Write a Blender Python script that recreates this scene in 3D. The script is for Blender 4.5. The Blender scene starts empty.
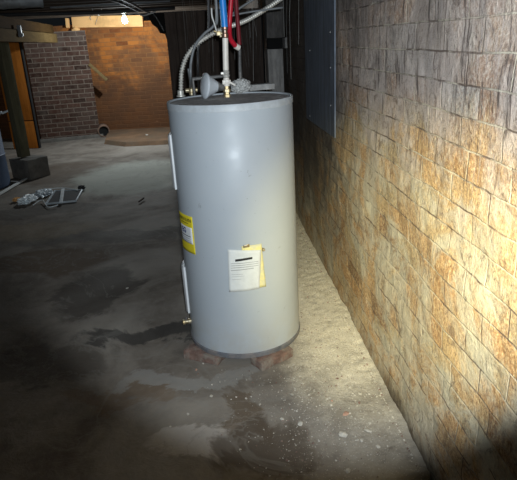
import bpy, bmesh, math, random
import numpy as np
from mathutils import Vector, Matrix
from mathutils import noise as mn
random.seed(7)
S = bpy.context.scene
COL = S.collection
PI = math.pi

# ------------------------------------------------------------ camera geometry
F = 551.7; CX = 258.5; CY = 240.0; H = 1.48
dn = Vector((85.5, 1523.0, F)).normalized()
yc = Vector((-50.5, -197.0, F)); yc = (yc - yc.dot(dn) * dn).normalized()
up = -dn
xc = up.cross(yc) * -1
if xc.x < 0: xc = -xc
CAM = Vector((0, 0, H))
def ray(u, v):
    d = Vector(((u - CX) / F, (v - CY) / F, 1.0))
    return Vector((xc.dot(d), yc.dot(d), up.dot(d)))
def at_z(u, v, z=0.0):
    r = ray(u, v); return CAM + r * ((z - H) / r.z)
def at_y(u, v, y):
    r = ray(u, v); return CAM + r * (y / r.y)
def at_x(u, v, x):
    r = ray(u, v); return CAM + r * (x / r.x)

cam_d = bpy.data.cameras.new('camera'); cam = bpy.data.objects.new('camera', cam_d)
COL.objects.link(cam); S.camera = cam
right = Vector((xc.x, yc.x, up.x)); upw = -Vector((xc.y, yc.y, up.y)); back = -Vector((xc.z, yc.z, up.z))
m = Matrix((right, upw, back)).transposed().to_4x4(); m.translation = CAM
cam.matrix_world = m
cam_d.sensor_fit = 'HORIZONTAL'; cam_d.sensor_width = 36.0; cam_d.lens = F / 517 * 36; cam_d.clip_start = 0.02
cam_d.shift_x = 0.0

S.view_settings.view_transform = 'Standard'; S.view_settings.look = 'None'
S.view_settings.gamma = 1.0; S.view_settings.exposure = 0.0
S.view_settings.use_curve_mapping = False

# ------------------------------------------------------------ object helpers
def tag(o, label=None, cat=None, group=None, kind=None):
    if label: o['label'] = label
    if cat: o['category'] = cat
    if group: o['group'] = group
    if kind: o['kind'] = kind
    return o
def link(name, me, mats, parent=None, smooth=False):
    o = bpy.data.objects.new(name, me); COL.objects.link(o)
    if not isinstance(mats, (list, tuple)): mats = [mats]
    for mm in mats: me.materials.append(mm)
    if parent:
        o.parent = parent
        o.matrix_parent_inverse = Matrix.Translation(parent.location).inverted() if parent.type == 'EMPTY' or True else Matrix()
    if smooth:
        for p in me.polygons: p.use_smooth = True
    return o
def finish(name, bm, mats, parent=None, smooth=False, auto=None):
    bmesh.ops.recalc_face_normals(bm, faces=bm.faces)
    me = bpy.data.meshes.new(name); bm.to_mesh(me); bm.free()
    o = link(name, me, mats, parent, smooth or auto is not None)
    if auto is not None:
        me.set_sharp_from_angle(angle=math.radians(auto))
    return o
def thing(name, loc, label, cat, group=None):
    o = bpy.data.objects.new(name, None); COL.objects.link(o)
    o.location = loc; o.empty_display_size = 0.05
    return tag(o, label, cat, group)
def bx(bm, c, s, rot=None, bev=0.0, mi=0):
    """box centred at c with size s"""
    r = bmesh.ops.create_cube(bm, size=1.0)
    vs = r['verts']
    M = Matrix.Translation(Vector(c)) @ (rot.to_4x4() if rot else Matrix()) @ Matrix.Diagonal((s[0], s[1], s[2], 1))
    bmesh.ops.transform(bm, matrix=M, verts=vs)
    fs = set(f for v in vs for f in v.link_faces)
    for f in fs: f.material_index = mi
    if bev > 0:
        es = list(set(e for v in vs for e in v.link_edges))
        bmesh.ops.bevel(bm, geom=es, offset=bev, segments=2, affect='EDGES', profile=0.6)
def rough(bm, amp, scale, seed=0.0):
    for v in bm.verts:
        p = v.co * scale + Vector((seed, seed * 1.7, seed * .3))
        v.co += mn.noise_vector(p) * amp
def lathe(bm, prof, M=None, seg=32, cap=True):
    """prof: (r, z) rings about Z"""
    rings = []
    for r, z in prof:
        if r < 1e-6:
            rings.append([bm.verts.new((0, 0, z))]); continue
        rings.append([bm.verts.new((r * math.cos(2 * PI * i / seg), r * math.sin(2 * PI * i / seg), z)) for i in range(seg)])
    for a, b in zip(rings, rings[1:]):
        if len(a) == 1 and len(b) == 1: continue
        for i in range(seg):
            j = (i + 1) % seg
            if len(a) == 1: bm.faces.new((a[0], b[i], b[j]))
            elif len(b) == 1: bm.faces.new((a[i], a[j], b[0]))
            else: bm.faces.new((a[i], a[j], b[j], b[i]))
    if cap:
        if len(rings[0]) > 1: bm.faces.new(rings[0][::-1])
        if len(rings[-1]) > 1: bm.faces.new(rings[-1])
    if M is not None:
        vs = [v for ring in rings for v in ring]
        bmesh.ops.transform(bm, matrix=M, verts=vs)
def axis_m(p, d):
    d = Vector(d).normalized()
    return Matrix.Translation(Vector(p)) @ d.to_track_quat('Z', 'Y').to_matrix().to_4x4()
def spline(pts, n=12):
    pts = [Vector(p) for p in pts]
    P = [2 * pts[0] - pts[1]] + pts + [2 * pts[-1] - pts[-2]]
    out = []
    for i in range(1, len(P) - 2):
        for k in range(n):
            t = k / n
            a, b, c, d = P[i - 1], P[i], P[i + 1], P[i + 2]
            out.append(0.5 * ((2 * b) + (-a + c) * t + (2 * a - 5 * b + 4 * c - d) * t * t + (-a + 3 * b - 3 * c + d) * t ** 3))
    out.append(pts[-1]); return out
def tube(bm, pts, r, seg=8, rf=None):
    """r radius, rf(i, s) optional radius function of arc length"""
    pts = [Vector(p) for p in pts]
    n = None; rings = []; s = 0.0
    for i, p in enumerate(pts):
        if i: s += (p - pts[i - 1]).length
        t = (pts[min(i + 1, len(pts) - 1)] - pts[max(i - 1, 0)]).normalized()
        if n is None:
            n = t.cross(Vector((0.31, 0.2, 0.93)));
            if n.length < .05: n = t.cross(Vector((1, 0, 0)))
        n = (n - n.dot(t) * t).normalized(); b = t.cross(n)
        rr = rf(i, s) if rf else r
        rings.append([bm.verts.new(p + rr * (math.cos(2 * PI * k / seg) * n + math.sin(2 * PI * k / seg) * b)) for k in range(seg)])
    for a, c in zip(rings, rings[1:]):
        for k in range(seg):
            j = (k + 1) % seg; bm.faces.new((a[k], a[j], c[j], c[k]))
    bm.faces.new(rings[0][::-1]); bm.faces.new(rings[-1])
def resample(pts, step):
    pts = [Vector(p) for p in pts]; out = [pts[0]]; acc = 0.0
    for a, b in zip(pts, pts[1:]):
        L = (b - a).length; d = step - acc
        while d <= L:
            out.append(a.lerp(b, d / L)); d += step
        acc = L - (d - step)
    return out
def beam(name, a, b, w, h, mat, parent=None, up_=Vector((0, 0, 1)), amp=0.004, cuts=10, seed=0, bev=.004):
    """rough sawn timber from a to b (axis centre line)"""
    a = Vector(a); b = Vector(b); d = (b - a); L = d.length; d.normalize()
    s = d.cross(up_).normalized(); u = s.cross(d).normalized()
    bm = bmesh.new(); bx(bm, (0, 0, 0), (L, w, h), bev=bev)
    es = [e for e in bm.edges if abs(e.verts[0].co.x - e.verts[1].co.x) > L * .5]
    bmesh.ops.subdivide_edges(bm, edges=es, cuts=cuts, use_grid_fill=True)
    R = Matrix((d, s, u)).transposed().to_4x4(); R.translation = (a + b) / 2
    bmesh.ops.transform(bm, matrix=R, verts=bm.verts)
    rough(bm, amp, 5.0, seed)
    return finish(name, bm, mat, parent, auto=40)

# ------------------------------------------------------------ materials
class NT:
    def __init__(s, name):
        s.m = bpy.data.materials.new(name); s.m.use_nodes = True
        s.t = s.m.node_tree; s.n = s.t.nodes; s.b = s.n['Principled BSDF']
        s.tc = s.n.new('ShaderNodeTexCoord')
    def L(s, a, b): s.t.links.new(a, b)
    def setv(s, inp, v):
        if isinstance(v, bpy.types.NodeSocket): s.L(v, inp)
        elif v is not None:
            if isinstance(v, (tuple, list)) and len(v) == 3 and inp.type == 'RGBA': v = (*v, 1)
            inp.default_value = v
    def obj(s): return s.tc.outputs['Object']
    def geo(s):
        g = s.n.new('ShaderNodeNewGeometry'); return g.outputs['Position']
    def math(s, op, a, b=None, c=None, clamp=False):
        x = s.n.new('ShaderNodeMath'); x.operation = op; x.use_clamp = clamp
        s.setv(x.inputs[0], a)
        if b is not None: s.setv(x.inputs[1], b)
        if c is not None: s.setv(x.inputs[2], c)
        return x.outputs[0]
    def vmath(s, op, a, b=None, scale=None):
        x = s.n.new('ShaderNodeVectorMath'); x.operation = op
        s.setv(x.inputs[0], a)
        if b is not None: s.setv(x.inputs[1], b)
        if scale is not None: s.setv(x.inputs[3], scale)
        return x.outputs['Value'] if op in ('LENGTH', 'DISTANCE') else x.outputs[0]
    def noise(s, vec, scale, detail=4, rough_=.55, dist=0.0, color=False):
        x = s.n.new('ShaderNodeTexNoise'); s.setv(x.inputs['Vector'], vec)
        x.inputs['Scale'].default_value = scale; x.inputs['Detail'].default_value = detail
        x.inputs['Roughness'].default_value = rough_; x.inputs['Distortion'].default_value = dist
        return x.outputs['Color' if color else 'Fac']
    def vor(s, vec, scale, feat='F1', out='Distance', rnd=1.0):
        x = s.n.new('ShaderNodeTexVoronoi'); x.feature = feat; s.setv(x.inputs['Vector'], vec)
        x.inputs['Scale'].default_value = scale; x.inputs['Randomness'].default_value = rnd
        return x.outputs[out]
    def ramp(s, fac, stops, mode='LINEAR'):
        x = s.n.new('ShaderNodeValToRGB'); s.setv(x.inputs[0], fac); e = x.color_ramp; e.interpolation = mode
        while len(e.elements) < len(stops): e.elements.new(.5)
        for el, (p, c) in zip(e.elements, stops):
            el.position = p; el.color = (*c, 1) if isinstance(c, (tuple, list)) else (c, c, c, 1)
        return x.outputs[0]
    def mr(s, v, a, b, c=0.0, d=1.0, smooth=True):
        x = s.n.new('ShaderNodeMapRange'); s.setv(x.inputs[0], v)
        if smooth: x.interpolation_type = 'SMOOTHSTEP'
        for i, q in enumerate((a, b, c, d)): s.setv(x.inputs[i + 1], q)
        return x.outputs[0]
    def mix(s, fac, a, b, mode='MIX'):
        x = s.n.new('ShaderNodeMix'); x.data_type = 'RGBA'; x.blend_type = mode
        s.setv(x.inputs[0], fac); s.setv(x.inputs[6], a); s.setv(x.inputs[7], b); return x.outputs[2]
    def sep(s, v):
        x = s.n.new('ShaderNodeSeparateXYZ'); s.setv(x.inputs[0], v); return x.outputs
    def comb(s, x_, y_, z_=0.0):
        x = s.n.new('ShaderNodeCombineXYZ')
        for i, q in enumerate((x_, y_, z_)): s.setv(x.inputs[i], q)
        return x.outputs[0]
    def bump(s, h, strength=.5, dist=.01):
        x = s.n.new('ShaderNodeBump'); x.inputs['Strength'].default_value = strength; x.inputs['Distance'].default_value = dist
        s.setv(x.inputs['Height'], h); s.L(x.outputs[0], s.b.inputs['Normal'])
    def out(s, col=None, rough_=None, metal=None, spec=None):
        if col is not None: s.setv(s.b.inputs['Base Color'], col)
        if rough_ is not None: s.setv(s.b.inputs['Roughness'], rough_)
        if metal is not None: s.setv(s.b.inputs['Metallic'], metal)
        if spec is not None: s.setv(s.b.inputs['Specular IOR Level'], spec)
        return s.m

def brick_nodes(t, u, v, bw, bh, mort, jitter, v0=0.0, dist=.006, nscale=9):
    """returns mortar mask (1 in joint), per-brick random value/colour, height"""
    p = t.comb(u, v, 0.0)
    nz = t.noise(p, nscale, 3, .6, color=True)
    off = t.vmath('SCALE', t.vmath('SUBTRACT', nz, (.5, .5, .5)), scale=dist * 2)
    nz2 = t.noise(p, 1.3, 2, .5, color=True)
    off2 = t.vmath('SCALE', t.vmath('SUBTRACT', nz2, (.5, .5, .5)), scale=dist * 3)
    q = t.sep(t.vmath('ADD', t.vmath('ADD', p, off), off2))
    vv = t.math('DIVIDE', t.math('SUBTRACT', q[1], v0), bh)
    row = t.math('FLOOR', vv); fv = t.math('FRACT', vv)
    rr = t.n.new('ShaderNodeTexWhiteNoise'); rr.noise_dimensions = '1D'; t.L(row, rr.inputs['W'])
    sh = t.math('ADD', t.math('MULTIPLY', t.math('MODULO', t.math('ABSOLUTE', row), 2.0), .5), t.math('MULTIPLY', rr.outputs['Value'], jitter))
    uu = t.math('ADD', t.math('DIVIDE', q[0], bw), sh)
    colm = t.math('FLOOR', uu); fu = t.math('FRACT', uu)
    du = t.math('MULTIPLY', t.math('MINIMUM', fu, t.math('SUBTRACT', 1.0, fu)), bw)
    dv = t.math('MULTIPLY', t.math('MINIMUM', fv, t.math('SUBTRACT', 1.0, fv)), bh)
    d = t.math('MINIMUM', du, dv)
    wn = t.n.new('ShaderNodeTexWhiteNoise'); wn.noise_dimensions = '2D'; t.L(t.comb(colm, row, 0), wn.inputs['Vector'])
    joint = t.mr(d, mort * .35, mort * 1.05, 1.0, 0.0)
    return joint, wn.outputs['Value'], wn.outputs['Color'], d

def mat_wall_right():
    t = NT('weathered_salmon_brick')
    P = t.sep(t.obj())
    joint, rnd, rcol, d = brick_nodes(t, P[1], P[2], .235, .0822, .0036, .35, v0=1.424 - .0822 * 16, dist=.0042, nscale=14)
    p = t.obj()
    base = t.ramp(rnd, [(0.0, (.15, .085, .07)), (.04, (.26, .16, .12)), (.12, (.40, .25, .17)), (.35, (.47, .30, .20)), (.5, (.38, .28, .23)), (.62, (.52, .35, .23)), (.74, (.34, .30, .285)), (.86, (.41, .37, .34)), (1.0, (.55, .42, .31))])
    fine = t.noise(p, 60, 6, .7)
    base = t.mix(t.mr(fine, .40, .60), base, t.mix(.6, base, (.60, .47, .38)))
    sp = t.noise(p, 95, 4, .8)
    base = t.mix(t.mr(sp, .53, .62, 0, .65), base, (.72, .66, .55))
    base = t.mix(t.mr(sp, .38, .47, .65, 0), base, (.17, .12, .09))
    # lime wash / parging remains
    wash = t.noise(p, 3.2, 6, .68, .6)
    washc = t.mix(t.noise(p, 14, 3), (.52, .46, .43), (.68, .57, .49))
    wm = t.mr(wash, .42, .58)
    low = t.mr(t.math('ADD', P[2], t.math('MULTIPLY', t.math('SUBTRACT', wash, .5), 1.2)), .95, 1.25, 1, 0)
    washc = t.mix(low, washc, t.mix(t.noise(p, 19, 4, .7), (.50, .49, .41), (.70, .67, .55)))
    base = t.mix(t.math('MULTIPLY', low, .8), base, t.mix(1.0, base, (1.12, .98, .62), 'MULTIPLY'))  # torch's yellow pool tinted into the lower brick colour
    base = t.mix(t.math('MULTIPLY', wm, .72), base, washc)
    bz = t.mr(t.noise(t.vmath('MULTIPLY', p, (1, 2.2, 1)), 11, 5, .7, 1.0), .56, .68)
    base = t.mix(t.math('MULTIPLY', bz, .5), base, (.58, .50, .40))
    # mottling
    dk = t.mr(t.noise(p, 17, 7, .8, 1.2), .52, .64)
    base = t.mix(t.math('MULTIPLY', dk, .66), base, (.16, .115, .09))
    # vertical dark drips
    drip = t.noise(t.vmath('MULTIPLY', p, (1, 26, 2.5)), 1.6, 5, .7)
    base = t.mix(t.math('MULTIPLY', t.mr(drip, .53, .64), t.mr(P[2], .7, 1.4)), base, (.13, .10, .085))
    mcol = t.mix(t.mr(t.noise(p, 6, 4, .6), .42, .56), (.17, .125, .10), (.62, .55, .43))
    base = t.mix(t.math('MULTIPLY', t.mr(drip, .36, .46, .4, 0), t.mr(P[2], .7, 1.3)), base, (.60, .53, .50))
    jm = t.math('MULTIPLY', joint, t.mr(t.noise(p, 7, 3, .6), .30, .52, .35, .95))
    base = t.mix(jm, base, mcol)
    # light falloff painted into the colour: far end, behind the heater, at ceiling
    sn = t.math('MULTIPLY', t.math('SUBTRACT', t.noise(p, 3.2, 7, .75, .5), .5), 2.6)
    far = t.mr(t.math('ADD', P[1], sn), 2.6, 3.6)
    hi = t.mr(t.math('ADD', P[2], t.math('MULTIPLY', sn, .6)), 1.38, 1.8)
    dim_mask = t.math('MAXIMUM', t.math('MULTIPLY', far, t.mr(t.math('ADD', P[2], t.math('MULTIPLY', sn, .4)), .12, .75, .15, 1.0)), t.math('MULTIPLY', t.math('MULTIPLY', hi, t.mr(P[1], 1.2, 2.6, .45, 1.0)), .8))
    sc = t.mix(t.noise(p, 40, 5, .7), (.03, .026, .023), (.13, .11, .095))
    base = t.mix(t.math('MULTIPLY', dim_mask, .88), base, sc)
    h = t.math('ADD', t.math('MULTIPLY', joint, -.32), t.math('MULTIPLY', fine, .5))
    h = t.math('ADD', h, t.math('MULTIPLY', t.noise(p, 32, 6, .75), .75))
    h = t.math('ADD', h, t.math('MULTIPLY', bz, .25))
    h = t.math('ADD', h, t.math('MULTIPLY', t.noise(p, 130, 4, .8), .5))
    hol = t.math('MULTIPLY', t.mr(t.noise(t.vmath('MULTIPLY', p, (1, 1.5, 1)), 16, 4, .75, 1.5), .64, .70), t.mr(t.noise(p, 2.2, 3), .42, .6))
    base = t.mix(t.math('MULTIPLY', hol, .7), base, (.11, .075, .055))
    h = t.math('SUBTRACT', h, t.math('MULTIPLY', hol, .8))
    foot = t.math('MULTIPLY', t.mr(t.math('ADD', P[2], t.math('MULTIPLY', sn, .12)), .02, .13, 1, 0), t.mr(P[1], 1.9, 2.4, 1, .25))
    base = t.mix(t.math('MULTIPLY', foot, .8), base, (.06, .05, .042))  # crevice shade painted along the wall foot, strongest towards the camera
    t.bump(h, .8, .008)
    return t.out(base, .93, spec=.15)

def mat_brick(name, axis, bw, bh, mort, stops, mcol, v0=0.0, amp=.8, patch=None, rough_=.9, foot_shade=None):
    t = NT(name); P = t.sep(t.obj())
    joint, rnd, rcol, d = brick_nodes(t, P[axis], P[2], bw, bh, mort, .12, v0=v0, dist=.003)
    p = t.obj(); base = t.ramp(rnd, stops)
    base = t.mix(t.math('MULTIPLY', t.mr(t.noise(p, 12, 5, .7), .35, .7), .6), base, t.mix(.5, base, mcol))
    if patch: base = t.mix(t.math('MULTIPLY', t.mr(t.noise(p, 1.4, 5, .65, .5), patch[1], patch[1] + .14), patch[2]), base, patch[0])
    if foot_shade:
        dz = t.math('ADD', P[2], t.math('MULTIPLY', t.math('SUBTRACT', t.noise(p, 1.7, 6, .7, .4), .5), 2.2))  # light fading towards the wall foot, painted into brick and joint colours
        base = t.mix(t.mr(dz, -.25, .45, .85, 0), base, foot_shade); mcol = t.mix(t.mr(dz, -.25, .45, .8, 0), mcol, tuple(c * 1.5 for c in foot_shade))
    base = t.mix(t.math('MULTIPLY', joint, .85), base, mcol)
    h = t.math('ADD', t.math('MULTIPLY', joint, -1), t.math('MULTIPLY', t.noise(p, 30, 5, .7), amp))
    t.bump(h, .7, .008)
    return t.out(base, .95, spec=.04)

def mat_floor():
    t = NT('stained_concrete'); p = t.obj(); P = t.sep(p)
    n1 = t.noise(p, 1.1, 8, .62, .8); n2 = t.noise(p, 6, 8, .7, .4); n3 = t.noise(p, 45, 5, .7)
    base = t.ramp(n1, [(.30, (.085, .070, .057)), (.45, (.155, .132, .110)), (.56, (.23, .205, .175)), (.72, (.32, .29, .25))])
    base = t.mix(t.math('MULTIPLY', t.mr(n2, .35, .7), .5), base, (.29, .26, .22))
    base = t.mix(t.math('MULTIPLY', t.mr(n3, .5, .8), .25), base, (.28, .25, .21))
    wob = t.vmath('SCALE', t.vmath('SUBTRACT', t.noise(p, 2.6, 6, .65, .5, color=True), (.5, .5, .5)), scale=.62)
    pw = t.vmath('ADD', p, wob)
    def blob(base, u, v, rx, ry, col, s, rot=0.0, hard=.55):
        c = at_z(u, v)
        q = t.sep(t.vmath('SUBTRACT', pw, (c.x, c.y, 0)))
        cr, sr = math.cos(rot), math.sin(rot)
        a = t.math('DIVIDE', t.math('ADD', t.math('MULTIPLY', q[0], cr), t.math('MULTIPLY', q[1], sr)), rx)
        b = t.math('DIVIDE', t.math('SUBTRACT', t.math('MULTIPLY', q[1], cr), t.math('MULTIPLY', q[0], sr)), ry)
        d = t.math('ADD', t.math('MULTIPLY', a, a), t.math('MULTIPLY', b, b))
        return t.mix(t.math('MULTIPLY', t.mr(d, hard, 1.15, 1.0, 0.0), s), base, col)
    D = (.055, .046, .038); Bn = (.105, .072, .044); G = (.50, .46, .42); Tn = (.30, .23, .13)
    base = blob(base, 95, 290, .30, .42, D, .75)
    base = blob(base, 150, 335, .42, .12, (.035, .032, .03), .8)
    base = blob(base, 40, 262, .55, .28, Bn, .75)
    base = blob(base, 20, 232, .7, .28, Tn, .28)
    base = blob(base, 205, 440, .26, .11, G, .6, hard=.6)
    base = blob(base, 240, 415, .10, .22, Bn, .7, .6)
    base = blob(base, 265, 450, .22, .20, (.085, .065, .048), .75)
    base = blob(base, 120, 395, .30, .08, (.17, .115, .07), .5)
    base = blob(base, 190, 380, .38, .07, (.28, .27, .25), .7)
    base = blob(base, 30, 370, .45, .2, (.075, .062, .05), .6)
    base = blob(base, 40, 210, .7, .25, (.07, .063, .055), .5)
    base = blob(base, 150, 232, 1.4, .16, (.07, .068, .063), .5)
    base = blob(base, 60, 172, .75, .7, (.13, .10, .075), .7)
    base = blob(base, 140, 175, .85, 1.0, (.50, .52, .46), .75)  # bulb's pale pool of light painted onto the far floor
    # thin tide marks
    tm = t.math('ABSOLUTE', t.math('SUBTRACT', t.noise(p, 1.9, 5, .6, .9), .5))
    base = t.mix(t.math('MULTIPLY', t.mr(tm, .0, .018, 1.0, 0.0), .35), base, (.25, .235, .21))
    # lime dust and crumbled mortar along the right wall
    e = t.math('ADD', P[0], t.math('MULTIPLY', t.math('SUBTRACT', t.noise(p, 4, 6, .7), .5), .5))
    dust = t.math('MULTIPLY', t.mr(e, .18, .44), t.mr(t.math('ADD', P[1], t.math('MULTIPLY', t.math('SUBTRACT', n2, .5), 1.2)), 1.75, 2.5, .25, 1))
    dc = t.mix(t.noise(p, 22, 4, .7), (.64, .59, .49), (.92, .86, .72))
    dc = t.mix(t.mr(t.noise(p, 9, 7, .78), .53, .66, 0, .7), dc, (.28, .245, .20))
    dc = t.mix(t.mr(t.noise(p, 70, 4, .8), .50, .66), dc, (.92, .88, .78))
    base = t.mix(t.math('MULTIPLY', dust, .9), base, dc)
    g = t.mr(t.vor(p, 85), .10, .26, 1.0, 0.0)
    base = t.mix(t.math('MULTIPLY', g, t.mr(e, .0, .5, .0, .55)), base, (.55, .50, .42))
    h = t.math('ADD', t.math('MULTIPLY', n2, 1.2), t.math('MULTIPLY', n3, .35))
    h = t.math('ADD', h, t.math('MULTIPLY', t.math('MULTIPLY', t.noise(p, 90, 5, .8), dust), 1.6))
    t.bump(h, .6, .010)
    return t.out(base, t.mr(n1, .3, .7, .88, .70), spec=.18)

def plain(name, col, rough_=.6, metal=0.0, var=.25, scale=12, bump=.2, dist=.003, dust=None, spec=.4, stretch=(1, 1, 1), mid=.5):
    t = NT(name); p = t.vmath('MULTIPLY', t.obj(), stretch)
    n = t.noise(p, scale, 6, .65)
    dark = tuple(c * (1 - var) for c in col); lite = tuple(min(1, c * (1 + var * .8)) for c in col)
    c = t.ramp(n, [(.3, dark), (.7, lite)])
    if dust: c = t.mix(t.mr(t.noise(p, scale * .7, 5, .7), .40, .66), c, dust)
    t.bump(n, bump, dist)
    return t.out(c, rough_, metal, spec)
def wood(name, col, axis=0, var=.45, rough_=.75):
    st = [18, 18, 18]; st[axis] = 1.2
    t = NT(name); p = t.vmath('MULTIPLY', t.obj(), tuple(st)); n = t.noise(p, 2.2, 7, .7, .6)
    c = t.ramp(n, [(.25, tuple(q * (1 - var) for q in col)), (.5, col), (.75, tuple(min(1, q * (1 + var)) for q in col))])
    c = t.mix(t.math('MULTIPLY', t.mr(t.noise(t.obj(), 3, 5, .6), .5, .75), .5), c, tuple(q * .35 for q in col))
    t.bump(n, .5, .006); return t.out(c, .95, spec=.03)

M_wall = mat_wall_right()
M_back = mat_brick('orange_brick', 0, .205, .072, .007, [(0, (.17, .055, .02)), (.3, (.36, .12, .028)), (.7, (.46, .16, .035)), (1, (.24, .10, .04))], (.30, .14, .055), patch=((.13, .065, .035), .44, .75), foot_shade=(.10, .05, .028))
M_pier = mat_brick('red_brown_brick', 0, .215, .0775, .010, [(0, (.026, .013, .010)), (.3, (.048, .024, .018)), (.7, (.068, .033, .024)), (1, (.055, .036, .030))], (.17, .135, .108), patch=((.10, .082, .07), .50, .55))
M_pierY = mat_brick('red_brown_brick_shaded', 1, .215, .0775, .010, [(0, (.03, .02, .017)), (.5, (.045, .027, .022)), (1, (.06, .035, .03))], (.07, .055, .045))  # pier side face: shade painted in as a darker copy of the brick
M_soot = mat_brick('sooty_brick', 0, .215, .0822, .008, [(0, (.022, .018, .016)), (.5, (.042, .034, .03)), (1, (.075, .05, .04))], (.06, .053, .048), patch=((.10, .09, .082), .5, .6))
M_plainwall = mat_brick('dim_brick', 1, .215, .0775, .010, [(0, (.14, .075, .055)), (.5, (.2, .11, .08)), (1, (.26, .15, .1))], (.24, .2, .17))
M_floor = mat_floor()
M_joist = wood('old_joist_wood', (.062, .047, .036), 0)
M_boards = wood('subfloor_boards', (.05, .036, .026), 1)
M_header = wood('pale_new_pine', (.92, .53, .22), 0, .08)
M_beam = wood('dull_beam_wood', (.085, .055, .022), 1, .3)
M_beam2 = wood('dark_beam_wood', (.040, .022, .008), 1, .3)
M_post = wood('grey_post_wood', (.11, .10, .062), 2, .3)
M_rail = wood('rail_wood', (.16, .11, .05), 0, .3)
M_orange = wood('orange_board', (.50, .17, .03), 2, .25)
M_darkboard = wood('sooty_board', (.085, .065, .055), 2, .4)
M_conc = plain('block_concrete', (.13, .12, .105), .9, var=.4, scale=9, bump=.6, dist=.01)
M_slate = plain('slate_panel_paint', (.16, .19, .24), .7, var=.35, scale=5, bump=.15, stretch=(1, 7, 1), dust=(.11, .125, .15))
M_duct = plain('galvanised_duct', (.16, .17, .175), .6, .2, var=.4, scale=9, dust=(.09, .085, .08))

# heater paint
def mat_tank():
    t = NT('grey_enamel'); p = t.obj(); P = t.sep(p)
    c = t.ramp(t.noise(p, 2.5, 5, .6), [(.3, (.40, .445, .485)), (.7, (.435, .475, .51))])
    c = t.mix(t.math('MULTIPLY', t.mr(t.noise(p, 30, 5, .7, 1), .66, .72), .55), c, (.25, .26, .27))
    c = t.mix(t.math('MULTIPLY', t.mr(t.noise(p, 70, 3, .6), .72, .76), .7), c, (.10, .11, .12))
    # grime toward foot
    g = t.math('MULTIPLY', t.mr(P[2], .05, .32, 1, 0), t.mr(t.noise(p, 7, 6, .7), .38, .62))
    c = t.mix(t.math('MULTIPLY', g, .32), c, (.38, .34, .25))
    t.bump(t.noise(p, 6, 3, .5), .12, .004)
    return t.out(c, t.mr(t.noise(p, 9, 4), .3, .7, .36, .50), 0.0, .45)
M_tank = mat_tank()
def mat_dusty_top():
    t = NT('dusty_top'); p = t.obj()
    c = t.ramp(t.noise(p, 28, 7, .75), [(.3, (.26, .245, .24)), (.55, (.50, .48, .47)), (.75, (.75, .72, .71))])
    t.bump(t.noise(p, 60, 5, .8), .7, .006)
    return t.out(c, .95, spec=.1)
M_top = mat_dusty_top()
M_rim = plain('rim_enamel', (.47, .51, .545), .45, var=.10, scale=40, dust=(.42, .45, .47), bump=.05)
M_base = plain('dark_base', (.14, .15, .17), .6, var=.4, scale=20, dust=(.22, .2, .19))
M_cover = plain('cover_white', (.72, .74, .75), .45, var=.1)
M_seam = plain('seam_dark', (.05, .05, .05), .8)
M_yel = plain('label_yellow', (.80, .66, .03), .5, var=.08, scale=60, bump=.0)
M_white = plain('label_white', (.75, .77, .78), .5, var=.06, scale=50, bump=.0)
M_ink = plain('black_ink', (.02, .02, .02), .6, bump=0)
M_inkb = plain('blue_ink', (.03, .05, .22), .6, bump=0)
M_inkg = plain('grey_ink', (.36, .37, .38), .6, bump=0)
M_paper = plain('paper_white', (.66, .69, .69), .7, var=.08, scale=30, bump=.3, dist=.002)
M_ypaper = plain('paper_yellow', (.80, .72, .30), .7, var=.1, scale=30, bump=.2, dust=(.62, .60, .40))
M_brass = plain('old_brass', (.46, .35, .18), .42, .6, var=.4, scale=60, dust=(.5, .45, .34))
M_copper = plain('copper', (.45, .25, .16), .4, .85, var=.4, scale=60, dust=(.25, .22, .2))
M_steel = plain('galvanised_steel', (.64, .62, .57), .42, .35, var=.3, scale=50)
M_darkmet = plain('dull_dark_metal', (.10, .10, .10), .6, .4, var=.4, scale=30, dust=(.2, .19, .18))
M_blue = plain('blue_pex', (.02, .23, .68), .35, var=.15, scale=30, bump=.03)
M_red = plain('red_pex', (.50, .012, .03), .35, var=.2, scale=30, bump=.03)
M_red2 = plain('dark_red_pex', (.16, .008, .014), .6, var=.3)  # darker red for the pipe behind
M_pvc = plain('white_pvc', (.82, .77, .70), .4, var=.12, scale=30, bump=.05)
M_bulbg = plain('grey_frosted_glass', (.60, .64, .68), .30, var=.15, scale=9, bump=.05, spec=.6)
M_fluff = plain('lint', (.60, .60, .58), .95, var=.7, scale=120, bump=1.0, dist=.01)
M_ledge = plain('dusty_grey_wood', (.36, .36, .355), .9, var=.35, scale=20, dust=(.24, .235, .23))
M_rbrick = plain('loose_red_brick', (.20, .125, .10), .95, var=.4, scale=28, bump=.9, dist=.008, dust=(.25, .215, .18))
M_cable = plain('black_cable', (.03, .03, .032), .5, var=.2)
M_gcable = plain('grey_cable', (.17, .18, .19), .45, var=.2)
M_cable2 = plain('dim_cable', (.07, .075, .08), .6, var=.2)
M_wcable = plain('white_cable', (.6, .6, .58), .5, var=.15)
M_drum = plain('blue_grey_plastic', (.085, .12, .19), .55, var=.2, scale=4)
M_wplast = plain('white_plastic', (.78, .85, .90), .4, var=.2, scale=20)
M_wpaint = plain('white_painted_strip', (.66, .68, .66), .6, var=.2, scale=20)
M_mesh = plain('dark_screen', (.035, .035, .036), .8, var=.3, scale=60, bump=.6)
M_alu = plain('aluminium', (.50, .56, .60), .5, .2, var=.25)
M_chip = plain('mortar_chip', (.50, .47, .41), .95, var=.25, scale=60, bump=.6)
M_chipr = plain('brick_chip', (.45, .27, .20), .95, var=.25, scale=60, bump=.6)
M_clay = plain('clay', (.19, .12, .085), .9, var=.35, scale=15, bump=.5)
M_black = plain('black_void', (.008, .008, .008), 1.0)
M_web = plain('cobweb', (.28, .28, .27), .9)
M_ledgefl = plain('brown_screed', (.17, .10, .055), .9, var=.4, scale=3.5, bump=.6, dist=.01, dust=(.12, .085, .055))
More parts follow.
